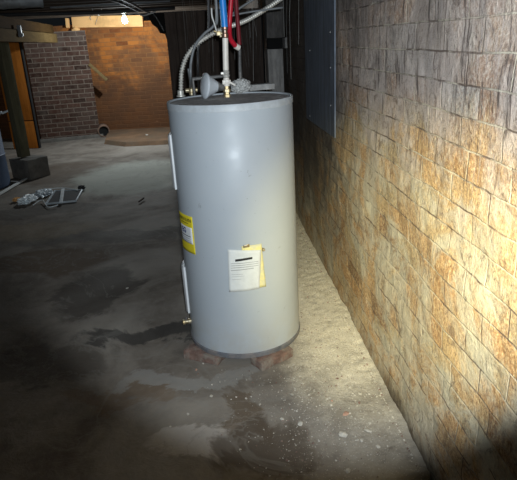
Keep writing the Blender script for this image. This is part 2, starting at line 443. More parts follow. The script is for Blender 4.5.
M_ceil = wood('ceiling_boards', (.04, .03, .024), 1)

# ------------------------------------------------------------ room shell
WX = .665
def grid_wall(name, fn, nu, nv, mat, amp, scale, seed, nrm):
    verts = []; faces = []
    for j in range(nv + 1):
        for i in range(nu + 1):
            p = Vector(fn(i / nu, j / nv)); q = p * scale + Vector((seed, seed, seed))
            p = p + Vector(nrm) * (mn.fractal(q, 1.0, 2.0, 5) * amp)
            verts.append(p)
    for j in range(nv):
        for i in range(nu):
            a = j * (nu + 1) + i; faces.append((a, a + 1, a + nu + 2, a + nu + 1))
    me = bpy.data.meshes.new(name); me.from_pydata([tuple(v) for v in verts], [], faces); me.update()
    o = link(name, me, mat, smooth=True); tag(o, kind='structure'); return o
# right wall (relief in the mesh, joints in the material)
def wall_right():
    nu, nv = 560, 170; y0, y1 = -1.6, 11.2; z0, z1 = -.02, 2.2
    ys = np.concatenate([np.linspace(y0, .8, 60)[:-1], np.linspace(.8, 4.6, 380)[:-1], np.linspace(4.6, y1, 90)])
    zs = np.linspace(z0, z1, nv)
    verts = []; faces = []
    for z in zs:
        row = math.floor((z - (1.424 - .0822 * 16)) / .0822)
        for y in ys:
            p = Vector((WX, y, z))
            a = mn.fractal(p * 3.0, 1.0, 2.0, 4) * .008
            b = mn.fractal(Vector((WX, y, z)) * 17.0, .8, 2.0, 4) * .0022
            c = mn.noise(Vector((row * 3.7, math.floor(y / .205 + .5 * (row % 2)) * 5.1, 2.))) * .003
            foot = .012 * max(0.0, 1 - z / .10) ** 2 * (.6 + mn.noise(Vector((0, y * 6, z * 6))))
            verts.append((WX + a + b + c - foot, y, z))
    n = len(ys)
    for j in range(len(zs) - 1):
        for i in range(n - 1):
            q = j * n + i; faces.append((q, q + n, q + n + 1, q + 1))
    me = bpy.data.meshes.new('wall_right'); me.from_pydata(verts, [], faces); me.update()
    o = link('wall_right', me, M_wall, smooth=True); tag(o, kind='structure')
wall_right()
# floor: dense near the camera
def floor():
    xs = np.concatenate([np.linspace(-5.0, -1.2, 60)[:-1], np.linspace(-1.2, WX + .03, 150)])
    ys = np.concatenate([np.linspace(-1.7, 1.2, 20)[:-1], np.linspace(1.2, 4.2, 220)[:-1], np.linspace(4.2, 11.3, 90)])
    verts = []; n = len(xs)
    for y in ys:
        for x in xs:
            z = mn.fractal(Vector((x, y, 0)) * 1.1, 1.0, 2.0, 4) * .007
            e = max(0.0, min(1.0, (x - .30) / .34))
            z += e * (.006 + .022 * e) * (1 if y > 1.5 else .3) + e * mn.fractal(Vector((x, y, 3.)) * 22, .6, 2.0, 5) * .006
            verts.append((x, y, z - .006))
    faces = [(j * n + i, j * n + i + 1, (j + 1) * n + i + 1, (j + 1) * n + i) for j in range(len(ys) - 1) for i in range(n - 1)]
    me = bpy.data.meshes.new('floor'); me.from_pydata(verts, [], faces); me.update()
    o = link('floor', me, M_floor, smooth=True); tag(o, kind='structure'); return verts
floor()
# back wall, turned a little
BR = math.radians(6)
def slab_obj(name, c, s, mat, rz=0.0, bev=0.0, kind='structure', amp=0.0):
    bm = bmesh.new(); bx(bm, (0, 0, 0), s, bev=bev)
    if amp:
        bmesh.ops.subdivide_edges(bm, edges=bm.edges, cuts=12, use_grid_fill=True); rough(bm, amp, 4)
    o = finish(name, bm, mat, auto=40); o.location = c; o.rotation_euler.z = rz
    if kind: tag(o, kind=kind)
    return o
BY = 10.6
slab_obj('wall_back', (-2.2, BY + .1, .94), (6.1, .2, 1.92), M_back, -BR)
slab_obj('wall_left', (-4.95, 4.8, 1.05), (.2, 12.8, 2.14), M_plainwall)
slab_obj('wall_front', (-2.1, -1.7, 1.05), (5.9, .2, 2.14), M_soot)
slab_obj('ceiling', (-2.1, 4.85, 2.20), (5.9, 13.1, .04), M_ceil)

# brown screed ledge at foot of back wall
a = at_z(106, 147); b = at_z(172, 147)
bm = bmesh.new()
pl = [(-1.85, 9.35), (-1.45, 8.95), (-.4, 8.85), (.60, 8.9), (.60, 10.2), (-.9, 10.5), (-2.0, 10.6)]
vb = [bm.verts.new((x, y, -.01)) for x, y in pl]; vt = [bm.verts.new((x + .02, y + .05, .055)) for x, y in pl]
for i in range(len(pl)):
    j = (i + 1) % len(pl); bm.faces.new((vb[i], vb[j], vt[j], vt[i]))
bm.faces.new(vt); bm.faces.new(vb[::-1])
o = finish('trim_1', bm, M_ledgefl); tag(o, kind='structure')

# ------------------------------------------------------------ joists
jn = 0
jy = 5.4
while jy < 10.3:
    o = beam('floor_joist', (-4.80, jy, 2.085), (.60, jy, 2.085), .045, .17, M_joist, amp=.004, seed=jy)
    jn += 1
    tag(o, 'old dark timber floor joist overhead, one of the row crossing the basement', 'joist', 'dark floor joists overhead')
    jy += .42
jy = 1.2
while jy < 5.2:
    o = beam('floor_joist', (-4.80, jy, 2.085), (.60, jy, 2.085), .045, .17, M_joist, amp=.004, seed=jy)
    tag(o, 'old dark timber floor joist overhead, one of the row crossing the basement', 'joist', 'dark floor joists overhead')
    jy += .42

# pale header sitting on the back wall
def on_back(u, v, off):
    """point on vertical plane parallel to the back wall, off in front of it"""
    n = Vector((math.sin(-BR), -math.cos(BR), 0)); n = Vector((-math.sin(BR), -math.cos(BR), 0))
    p0 = Vector((-2.2, BY, 0)) + n * off
    r = ray(u, v); return CAM + r * ((p0 - CAM).dot(n) / r.dot(n))
p1 = on_back(72.6, 22, .06); p2 = on_back(143, 21, .06)
o = beam('header_beam', (p1.x, p1.y, p1.z), (p2.x, p2.y, p2.z), .08, .185, M_header, amp=.002)
tag(o, 'long pale pine header beam on top of the orange brick back wall', 'beam')
p1 = on_back(66.3, 23, .06); p2 = on_back(69.0, 23, .06)
o = beam('header_block', p1, p2, .08, .155, M_header, amp=.001, cuts=2)
tag(o, 'short pale pine block left of the long header beam, above the brick pier', 'beam')
p1 = on_back(76, 29.5, .09)
bm = bmesh.new(); bmesh.ops.create_icosphere(bm, subdivisions=3, radius=1)
bmesh.ops.transform(bm, matrix=Matrix.Translation(p1) @ Matrix.Diagonal((.075, .03, .04, 1)), verts=bm.verts)
rough(bm, .02, 18); o = finish('foam_lump', bm, M_header, smooth=True)
tag(o, 'small pale lump of hardened foam hanging under the header beam near the pier', 'foam')

# ------------------------------------------------------------ brick pier
pr = thing('brick_pier', (-2.55, 9.95, 0), 'square red-brown brick pier standing left of the orange brick wall', 'pier')
c1 = at_z(42, 142.5); c2 = at_z(97, 142); c2 = c1 + Vector((math.cos(.21), math.sin(.21), 0)) * (c2 - c1).length * .93
dx = (c2 - c1); ang = math.atan2(dx.y, dx.x)
PW = dx.length; PD = .34
R = Matrix.Rotation(ang, 4, 'Z')
bm = bmesh.new(); bx(bm, (PW / 2, PD / 2, .90), (PW, PD, 1.78))
bmesh.ops.recalc_face_normals(bm, faces=bm.faces)
for f in bm.faces:
    f.material_index = 1 if abs(f.normal.x) > .5 else 0
me = bpy.data.meshes.new('pier_shaft'); bm.to_mesh(me); bm.free()
sh = link('pier_shaft', me, [M_pier, M_pierY]); sh.parent = pr; sh.matrix_parent_inverse = Matrix()
sh.location = Vector((c1.x, c1.y, 0)) - pr.location; sh.rotation_euler.z = ang
bm = bmesh.new()
mm = Matrix.Translation((c1.x, c1.y, 0)) @ R
bx(bm, (0, 0, 0), (PW + .10, PD + .10, .07), bev=.01); bmesh.ops.transform(bm, matrix=mm @ Matrix.Translation((PW / 2, PD / 2, .02)), verts=bm.verts)
finish('pier_footing', bm, M_conc, pr, auto=40)

# clay pipe mouth at the pier's right foot
q = at_z(103.5, 137)
bm = bmesh.new(); lathe(bm, [(.085, 0), (.105, 0), (.105, .30), (.085, .30)], axis_m((q.x + .02, q.y, .10), (-.22, .97, 0)), 24, False)
# close rims
o = finish('clay_pipe', bm, M_clay, smooth=True)
sol = o.modifiers.new('s', 'SOLIDIFY'); sol.thickness = .006
bm = bmesh.new(); lathe(bm, [(0, .03), (.082, .03), (.082, .035), (0, .035)], axis_m((q.x + .02, q.y, .10), (-.22, .97, 0)), 24, False); finish('mouth_shade_disc', bm, M_black, o)  # black disc stands in for the darkness inside the pipe
tag(o, 'short clay drain pipe with a black mouth at the foot of the brick pier', 'pipe')

# leaning handrail between pier and back wall
p1 = at_y(89, 64, 10.15); p2 = at_y(107, 80, 10.15)
o = beam('wooden_rail', p1, p2, .04, .05, M_rail, amp=.002, cuts=4)
tag(o, 'short sloping wooden rail in front of the orange wall, right of the pier', 'rail')

# ------------------------------------------------------------ beams and post on the left
A = at_y(-22, 34.0, 5.6); B = at_y(54, 38.4, 9.55)
o = beam('support_beam', A, B, .10, .13, M_beam, amp=.004, cuts=14)
tag(o, 'lower dull brown timber beam resting on the grey post, running to the pier', 'beam', None)
A2 = Vector((A.x - .02, A.y, A.z + .135 + .0)); B2 = Vector((B.x - .02, B.y, B.z + .135))
o = beam('support_beam', A2, B2, .07, .12, M_beam2, amp=.004, cuts=14, seed=4)
tag(o, 'upper darker timber beam stacked on the lower beam at the left', 'beam', None)
# hook/hanger on beam
tt_ = min((abs(((CAM + (A.lerp(B, q / 200) - CAM))).x - at_y(13, 28, A.lerp(B, q / 200).y).x), q / 200) for q in range(200))[1]
hp = A.lerp(B, tt_) + Vector((.066, 0, .05))
bm = bmesh.new(); bx(bm, hp, (.045, .03, .13), bev=.008); bx(bm, hp + Vector((.01, -.02, -.04)), (.06, .02, .035), bev=.006)
o = finish('junction_clamp', bm, M_gcable, auto=40); tag(o, 'small grey metal clamp on the side of the beams above the post', 'clamp')

# concrete block under the post
k0 = at_z(10, 178); k1 = at_z(31, 180); k2 = at_z(42, 174)
e1 = (k1 - k0); a1 = math.atan2(e1.y, e1.x); Wb = .36; Db = .30; Hb = .25
Rb = Matrix.Translation((k1.x, k1.y, 0)) @ Matrix.Rotation(a1 - .06, 4, 'Z')
bm = bmesh.new(); bx(bm, (-Wb / 2, Db / 2, Hb / 2 - .005), (Wb, Db, Hb), bev=.012)
bmesh.ops.subdivide_edges(bm, edges=bm.edges, cuts=2, use_grid_fill=True); rough(bm, .008, 9)
bmesh.ops.transform(bm, matrix=Rb, verts=bm.verts)
o = finish('concrete_block', bm, M_conc, auto=40); tag(o, 'rough concrete footing block under the timber post at the left', 'block')
pb = Rb @ Vector((-.215, .12, Hb + .008))
pt_z = 1.55
bm = bmesh.new(); bx(bm, (0, 0, 0), (.095, .13, 1.0), bev=.006)
bmesh.ops.subdivide_edges(bm, edges=[e for e in bm.edges if abs(e.verts[0].co.z - e.verts[1].co.z) > .5], cuts=10)
zt = 1.645
bmesh.ops.transform(bm, matrix=Matrix.Translation((pb.x, pb.y, (pb.z + zt) / 2)) @ Matrix.Rotation(a1 - .03, 4, 'Z') @ Matrix.Diagonal((1, 1, zt - pb.z, 1)), verts=bm.verts)
rough(bm, .004, 4)
o = finish('timber_post', bm, M_post, auto=40); tag(o, 'weathered square timber post standing on the concrete block at the left', 'post')

# orange board behind the post
ob = thing('wooden_door', tuple(at_z(30, 148)), 'orange-brown wooden door panel standing between post and pier', 'door')
w1 = at_z(14, 149); w2 = at_z(38.5, 148)
dd = (w2 - w1); an = math.atan2(dd.y, dd.x); Wd = dd.length
def door_part(name, z0, z1, mat):
    bm = bmesh.new(); bx(bm, (Wd / 2, .02, (z0 + z1) / 2), (Wd, .04, z1 - z0), bev=.004)
    bmesh.ops.transform(bm, matrix=Matrix.Translation((w1.x, w1.y, 0)) @ Matrix.Rotation(an, 4, 'Z'), verts=bm.verts)
    return finish(name, bm, mat, ob, auto=40)
door_part('lower_panel', .0, .44, M_orange); door_part('upper_panel', .455, 1.66, M_orange)
bm = bmesh.new(); bx(bm, (Wd + .012, .03, .83), (.024, .06, 1.66))
bmesh.ops.transform(bm, matrix=Matrix.Translation((w1.x, w1.y, 0)) @ Matrix.Rotation(an, 4, 'Z'), verts=bm.verts)
finish('gap_shade_strip', bm, M_black, ob)  # black strip stands in for the dark gap between board and pier

# blue-grey drum at left edge
dq = at_z(6.5, 188); r = .29
dc = Vector((dq.x - r * .97, dq.y + .10, 0))
dr = thing('plastic_drum', tuple(dc), 'blue-grey plastic drum at the left edge beside the concrete block', 'drum')
bm = bmesh.new(); lathe(bm, [(.27, .0), (r, .02), (r, .37), (r + .008, .38), (r, .39), (r, .68), (r - .008, .70)], Matrix.Translation(dc), 40)
finish('drum_body', bm, M_drum, dr, auto=40)
bm = bmesh.new(); lathe(bm, [(r + .006, .70), (r + .006, .725), (r - .02, .73), (r - .03, .715), (0, .715)], Matrix.Translation(dc), 40)
finish('drum_lid', bm, M_drum, dr, auto=40)

# bent white bracket/hose near the left edge (behind drum)
pts = [at_y(-3, 118, 7.6), at_y(3, 113, 7.6), at_y(9, 110, 7.6), at_y(12, 104, 7.62), at_y(10, 97, 7.65)]
# stands on floor as a leaning broken pipe
pts = [Vector((pts[0].x - .4, 7.6, .01))] + pts
bm = bmesh.new(); tube(bm, spline(pts, 6), .014, 8)
o = finish('bent_pipe', bm, M_wplast, smooth=True); tag(o, 'thin bent white pipe leaning up behind the post and drum', 'pipe')

# strips on floor
def strip(u1, v1, u2, v2, w, h, mat, lab, z=0.0, z2=None):
    a = at_z(u1, v1, z + h / 2 + .004); b = at_z(u2, v2, (z2 if z2 is not None else z) + h / 2 + .004)
    o = beam('wood_strip', a, b, w, h, mat, amp=.002, cuts=3, bev=.002); tag(o, lab, 'strip'); return o
strip(-4, 196, 26, 178.5, .035, .02, M_wpaint, 'long white painted strip lying on the floor before the drum')
strip(9, 181, 21, 181.5, .02, .012, M_wpaint, 'short thin pale strip lying against the foot of the concrete block')

# litter: bag, screen frame, slat
def crumple(name, u, v, sx, sy, sz, mat, lab, cat, seed):
    c = at_z(u, v); bm = bmesh.new(); bmesh.ops.create_icosphere(bm, subdivisions=4, radius=1)
    for w in bm.verts:
        n = mn.noise(w.co * 2.6 + Vector((seed,) * 3)); n2 = mn.noise(w.co * 7 + Vector((seed,) * 3))
        w.co *= 1 + .55 * n + .3 * n2
    bmesh.ops.transform(bm, matrix=Matrix.Translation((c.x, c.y, sz * .75)) @ Matrix.Diagonal((sx, sy, sz, 1)), verts=bm.verts)
    for w in bm.verts: w.co.z = max(w.co.z, .003)
    o = finish(name, bm, mat); tag(o, lab, cat); return o
crumple('crumpled_plastic', 28, 202, .08, .12, .035, M_wplast, 'crumpled pale blue-white plastic sheet at the left end of the litter', 'plastic', 3)
crumple('crumpled_plastic', 43, 195, .09, .14, .028, M_alu, 'crumpled greyish plastic sheet in the middle of the litter pile', 'plastic', 11)
crumple('paper_scrap', 17, 201, .04, .04, .02, M_header, 'tiny yellowish scrap left of the crumpled plastic', 'scrap', 21)
c = [at_z(46, 204, .012), at_z(76, 201, .012), at_z(82, 190, .012), at_z(55, 191, .012)]
fr = thing('screen_frame', (c[0].x, c[0].y, 0), 'dark window screen in a bent pale metal frame lying in the litter', 'screen')
bm = bmesh.new(); tube(bm, c + [c[0]], .011, 6); finish('frame', bm, M_alu, fr)
bm = bmesh.new(); f0 = [bm.verts.new((p.x, p.y, .012)) for p in c]; f1 = [bm.verts.new((p.x, p.y, .008)) for p in c]
bm.faces.new(f0); bm.faces.new(f1[::-1])
for i in range(4): bm.faces.new((f0[i], f0[(i + 1) % 4], f1[(i + 1) % 4], f1[i]))
finish('mesh_panel', bm, M_mesh, fr)
a = at_z(61, 202, .03); b = at_z(63, 189, .03)
o = beam('plastic_strip', a, b, .035, .012, M_wplast, amp=.001, cuts=2, bev=.002); tag(o, 'short bright white strip lying across the dark screen', 'strip')
for i, (P_, lab) in enumerate([([(30, 196), (44, 190), (62, 188), (78, 190)], 'thin pale wire arching along the back of the litter'),
                         ([(33, 205), (42, 200), (48, 207), (58, 205)], 'thin pale wire looped in front of the dark screen')]):
    bm = bmesh.new(); tube(bm, spline([at_z(u, v, .012 + .012 * (k % 2)) for k, (u, v) in enumerate(P_)], 5), .005, 6)
    o = finish('loose_wire', bm, M_wplast, smooth=True); tag(o, lab, 'wire')
o = crumple('black_lump', 82, 190, .035, .03, .03, M_cable, 'small black lump at the right end of the litter', 'lump', 5)

# ------------------------------------------------------------ ceiling services
def cable(name, P_, r, mat, lab, cat='cable', n=8):
    bm = bmesh.new(); tube(bm, spline(P_, n), r, 8); o = finish(name, bm, mat, smooth=True); tag(o, lab, cat); return o
d0 = at_y(-40, 3.5, 4.45); d1 = at_y(42, 0, 4.65)
bm = bmesh.new(); pts = [d0.lerp(d1, k / 20) for k in range(21)]
tube(bm, pts, .09, 20, lambda i, s: .050 + (.004 if i % 5 == 0 else 0))
o = finish('round_duct', bm, M_duct, auto=50); tag(o, 'grey round sheet-metal duct below the joists at the top left', 'duct')
cable('black_pipe', [at_y(-30, 15.5, 7.3), at_y(40, 14, 7.3), at_y(100, 12.3, 7.3), at_y(175, 8, 7.3)], .022, M_cable, 'black pipe running level below the joists above the pier', 'pipe')
cable('grey_conduit', [at_y(50, 7.5, 6.4), at_y(90, 5.5, 6.4), at_y(128, 3.5, 6.4), at_y(170, 1, 6.4)], .009, M_gcable, 'thin grey conduit clipped level under the joists left of the bulb', 'conduit')
cable('grey_cable', [at_y(108, -6, 5.1), at_y(128, 1.5, 6.0), at_y(143, 10, 7.1), at_y(150, 13, 7.6)], .012, M_cable2, 'upper grey cable sloping down to the right above the bulb')
cable('grey_cable', [at_y(108, -1, 5.5), at_y(122, 3.5, 6.1), at_y(138, 11, 7.2)], .010, M_cable2, 'lower grey cable sloping down just above the bulb')
cable('white_cable', [at_y(128, 14.5, 7.5), at_y(136, 13.2, 7.5), at_y(143, 15.5, 7.5), at_y(153, 12.5, 7.5), at_y(158, 9, 7.6)], .008, M_wcable, 'slack white cable looping right from the lamp socket')
cable('hanging_wire', [at_y(150, 10, 7.9), at_y(156, 17, 7.9), at_y(161, 25, 7.9), at_y(164, 31, 7.9)], .006, M_cable2, 'thin grey wire dangling right of the bulb before the dark corner')
cable('hanging_wire', [at_y(92, 8, 8.3), at_y(93, 13, 8.3), at_y(90, 17, 8.3), at_y(91, 20, 8.3)], .005, M_gcable, 'short loose wire hanging above the header beam left of the bulb')
cable('hanging_wire', [at_y(102, 9, 8.3), at_y(99, 14, 8.3), at_y(97, 19, 8.3), at_y(95, 25, 8.3)], .003, M_gcable, 'fine wire trailing in front of the pale header beam')

# bare bulb
bp = at_y(124.5, 19.0, 8.97)
lb = thing('light_bulb', tuple(bp + Vector((0, 0, .10))), 'glowing bare light bulb under the joists before the orange brick wall', 'light bulb')
bm = bmesh.new(); lathe(bm, [(0, -.065), (.022, -.06), (.037, -.042), (.042, -.020), (.038, 0), (.024, .02), (.014, .035)], Matrix.Translation(bp), 24)
t = NT('bulb_glow'); t.b.inputs['Emission Color'].default_value = (.62, .88, 1, 1); t.b.inputs['Emission Strength'].default_value = 60
M_glow = t.out((.9, .9, .9), .4)
finish('glass_bulb', bm, M_glow, lb, smooth=True)
bm = bmesh.new(); lathe(bm, [(.014, .036), (.022, .04), (.022, .075), (.04, .08), (.045, .10), (.02, .105)], Matrix.Translation(bp), 24)
finish('lamp_socket', bm, M_pvc, lb, auto=40)
bm = bmesh.new(); tube(bm, [bp + Vector((0, 0, .10)), Vector((bp.x, bp.y, 2.10))], .010, 8); finish('stem', bm, M_cable, lb)
pl_ = bpy.data.lights.new('bulb_light', 'POINT'); pl_.energy = 125; pl_.color = (.86, .95, 1.0); pl_.shadow_soft_size = .035
po = bpy.data.objects.new('bulb_light', pl_); COL.objects.link(po); po.location = bp + Vector((0, -.0, -.10))

# ------------------------------------------------------------ dark corner behind the heater
# partition of sooty boards, right of px 168 at y ~6
pL = at_y(169, 60, 6.3)
pt = thing('board_partition', (.0, 6.3, 0), 'sooty black partition of upright boards behind the water heater', 'partition')
x = pL.x; k = 0
while x < WX - .17:
    w = random.uniform(.10, .15)
    bm = bmesh.new(); z1 = 1.80
    bx(bm, (x + w / 2, 6.3 + random.uniform(-.012, .012), z1 / 2), (w - .003, .03, z1), bev=.003)
    ws = finish('board', bm, random.choice([M_darkboard, M_darkboard, M_darkboard]), pt, auto=40)
    x += w; k += 1
bm = bmesh.new(); bx(bm, ((pL.x + WX) / 2 - .01, 6.34, .89), (WX - .10 - pL.x, .04, 1.76)); finish('backing', bm, M_black, pt)
# ragged dark rag hanging at the partition's upper left
q0 = at_y(150, 18, 8.3)
bm = bmesh.new()
prof = [(147, 14), (152, 24), (157, 28), (160, 33), (165, 34), (167, 40), (175, 40), (176, 12)]
vv = [at_y(u, v, 8.3) for u, v in prof]
f0 = [bm.verts.new(p) for p in vv]; f1 = [bm.verts.new(p + Vector((0, .05, 0))) for p in vv]
bm.faces.new(f0); bm.faces.new(f1[::-1])
for i in range(len(vv)): bm.faces.new((f0[i], f0[(i + 1) % len(vv)], f1[(i + 1) % len(vv)], f1[i]))
o = finish('insulation_scrap', bm, M_black); tag(o, 'ragged dark scrap of insulation hanging from the joists right of the bulb', 'insulation')

# chimney block in the corner with a hole
CHY = 4.9
xl = at_y(268, 60, CHY).x
zs0 = at_y(275, 49, CHY).z; zs1 = at_y(275, 38, CHY).z
ch = thing('chimney_breast', (.5, CHY, 0), 'sooty grey brick chimney breast in the corner behind the heater', 'chimney')
def chb(name, x0, x1, z0, z1, y0=CHY, y1=CHY + .25, mat=M_soot):
    bm = bmesh.new(); bx(bm, ((x0 + x1) / 2, (y0 + y1) / 2, (z0 + z1) / 2), (x1 - x0, y1 - y0, z1 - z0), bev=.008)
    bmesh.ops.subdivide_edges(bm, edges=bm.edges, cuts=3, use_grid_fill=True); rough(bm, .008, 5)
    return finish(name, bm, mat, ch, auto=40)
M_darkrend = plain('dark_render', (.10, .094, .09), .95, var=.45, scale=7, bump=.8, dist=.012, stretch=(4, 4, 1))
M_chg = plain('grey_render', (.30, .29, .28), .95, var=.45, scale=7, bump=.8, dist=.012, stretch=(4, 4, 1))
xh = at_y(290, 45, CHY).x
chb('lower_shaft', xl, WX - .04, 0, zs0, mat=M_chg)
chb('upper_shaft', xl, WX - .02, zs1, 2.0, mat=M_darkrend)
chb('hole_side', xh, WX - .02, zs0, zs1, mat=M_chg)
chb('hole_shade_backing', xl + .02, xh, zs0, zs1, CHY + .15, CHY + .30, M_black)  # black backing stands in for the darkness inside the hole

# slate panel on the right wall
ya, yb = 3.15, 4.05
zb1 = at_x(334, 138, WX - .02); zb2 = at_x(306, 118, WX - .02)
bm = bmesh.new()
ys = [zb1.y, zb2.y]
corners = [(zb1.y, zb1.z), (zb2.y, zb2.z), (zb2.y, 2.02), (zb1.y - .02, 2.02)]
f0 = [bm.verts.new((WX - .017, y, z)) for y, z in corners]; f1 = [bm.verts.new((WX - .010, y, z)) for y, z in corners]
bm.faces.new(f0); bm.faces.new(f1[::-1])
for i in range(4): bm.faces.new((f0[i], f0[(i + 1) % 4], f1[(i + 1) % 4], f1[i]))
sp = thing('slate_panel', (WX - .02, zb1.y, zb1.z), 'flat slate-grey sheet panel fixed on the brick wall right of the heater', 'panel')
finish('sheet', bm, M_slate, sp)
for (y, z) in [(zb1.y + .09, 1.12), (zb1.y + .09, 1.32), (zb1.y + .09, 1.5), (zb2.y - .15, .98), (zb2.y - .2, 1.4)]:
    bm = bmesh.new(); lathe(bm, [(.005, 0), (.004, .002), (0, .003)], axis_m((WX - .0165, y, z), (-1, 0, 0)), 10)
    finish('screw', bm, M_wcable, sp)

# ------------------------------------------------------------ WATER HEATER
TX, TY, TR = .080, 2.600, .285
ZB, ZT = .040, 1.238
TC = Vector((TX, TY, 0))
wh = thing('water_heater', (TX, TY, ZB), 'tall light grey cylindrical electric water heater standing on bricks', 'water heater')
T = Matrix.Translation(TC)
bm = bmesh.new(); lathe(bm, [(TR - .004, ZB + .022), (TR, ZB + .026), (TR, .4), (TR, .8), (TR, ZT - .029), (TR - .002, ZT - .026)], T, 128, False)
finish('jacket', bm, M_tank, wh, auto=40)
bm = bmesh.new(); lathe(bm, [(TR - .01, ZB), (TR + .002, ZB), (TR + .004, ZB + .02), (TR - .004, ZB + .026)], T, 96)
tag(finish('base_ring', bm, M_base, wh, auto=40), 'dark grey base ring')
bm = bmesh.new(); lathe(bm, [(TR - .004, ZT - .031), (TR + .003, ZT - .029), (TR + .003, ZT - .002), (TR + .001, ZT + .001), (TR - .006, ZT), (TR - .012, ZT - .008)], T, 128, False)
tag(finish('top_rim', bm, M_rim, wh, auto=40), 'pale rolled top rim')
bm = bmesh.new()
prof = [(0, ZT - .004)] + [(TR * k / 14, ZT - .006) for k in range(1, 14)] + [(TR - .008, ZT - .006)]
lathe(bm, prof, T, 64, False)
for v in bm.verts: v.co.z += mn.noise(v.co * 25) * .0015
tag(finish('top_pan', bm, M_top, wh, smooth=True), 'dusty dark top of the tank')

def cyl_pt(ang, z, r=TR): return Vector((TX + r * math.cos(ang), TY + r * math.sin(ang), z))
def tank_hit(u, v, r=TR):
    d = ray(u, v); o = CAM - TC
    a = d.x ** 2 + d.y ** 2; b = 2 * (o.x * d.x + o.y * d.y); c = o.x ** 2 + o.y ** 2 - r * r
    disc = max(0.0, b * b - 4 * a * c); s = (-b - math.sqrt(disc)) / (2 * a); p = CAM + d * s
    return math.atan2(p.y - TY, p.x - TX), p.z
def wrap_quad(name, cs, off, mat, parent, n=14, th=.0012, wav=0.0, lab=None):
    """sheet wrapped on the jacket; cs = TL, TR, BR, BL in (angle, z)"""
    bm = bmesh.new(); g = {}
    for j in range(n + 1):
        for i in range(n + 1):
            s, q = i / n, j / n
            a = (cs[0][0] * (1 - s) + cs[1][0] * s) * (1 - q) + (cs[3][0] * (1 - s) + cs[2][0] * s) * q
            z = (cs[0][1] * (1 - s) + cs[1][1] * s) * (1 - q) + (cs[3][1] * (1 - s) + cs[2][1] * s) * q
            w = wav * (.5 + mn.noise(Vector((s * 3, q * 3, off * 900))))
            g[i, j] = bm.verts.new(cyl_pt(a, z, TR + off + w))
    for j in range(n):
        for i in range(n): bm.faces.new((g[i, j], g[i, j + 1], g[i + 1, j + 1], g[i + 1, j]))
    o = finish(name, bm, mat, parent, smooth=True)
    sd = o.modifiers.new('t', 'SOLIDIFY'); sd.thickness = th; sd.offset = -1
    if lab: o['label'] = lab
    return o
def text_wrap(txt, ang, z, width, off, mat, parent, name='lettering', bold=.02):
    """text centred at (ang, z) wrapped on the jacket, arc width in metres"""
    cu = bpy.data.curves.new('t', 'FONT'); cu.body = txt; cu.align_x = 'CENTER'; cu.align_y = 'CENTER'; cu.offset = bold; cu.extrude = 0
    to = bpy.data.objects.new('t', cu); COL.objects.link(to); bpy.context.view_layer.update()
    me = bpy.data.meshes.new_from_object(to.evaluated_get(bpy.context.evaluated_depsgraph_get()))
    bpy.data.objects.remove(to)
    xs_ = [v.co.x for v in me.vertices]; k = width / (max(xs_) - min(xs_))
    for v in me.vertices:
        v.co = cyl_pt(ang + v.co.x * k / TR, z + v.co.y * k, TR + off)
    return link(name, me, mat, parent)

# yellow energy label
c = [tank_hit(179.2, 209.5), tank_hit(192.5, 217), tank_hit(194.5, 254), tank_hit(183.5, 248)]
aL = tank_hit(181, 225)[0]; aR = tank_hit(193, 225)[0]
if aL > aR: aL -= 2 * PI
zT = tank_hit(192, 217)[1]; zBm = tank_hit(194, 254)[1]
lab_ = wrap_quad('energy_label', [(aL, zT), (aR, zT), (aR, zBm), (aL, zBm)], .0012, M_yel, wh, lab='yellow energy guide label with a white middle')
hh = zT - zBm
z1, z2 = zT - hh * .30, zT - hh * .74
wrap_quad('white_field', [(aL + .03, z1), (aR - .03, z1), (aR - .03, z2), (aL + .03, z2)], .0022, M_white, lab_, 8, .0006)
am = (aL + aR) / 2; wd = (aR - aL) * TR
text_wrap('ENERGYGUIDE', am, zT - hh * .12, wd * .88, .003, M_ink, lab_, bold=.03)
text_wrap('EG', am - .04, z1 - hh * .12, wd * .30, .0034, M_inkb, lab_, 'blue_mark', .04)
for zz in (.24, .30, .36):
    zc = z1 - hh * zz
    wrap_quad('print_line', [(aL + .08, zc), (aR - .08, zc), (aR - .08, zc - .003), (aL + .08, zc - .003)], .0034, M_inkg if zz > .25 else M_ink, lab_, 6, .0003)
wrap_quad('print_line', [(am - .12, zT - hh * .20), (am + .12, zT - hh * .20), (am + .12, zT - hh * .215), (am - .12, zT - hh * .215)], .0026, M_ink, lab_, 5, .0003)

def fix(l):
    return [(a if a < PI / 2 else a - 2 * PI, z) for a, z in l]
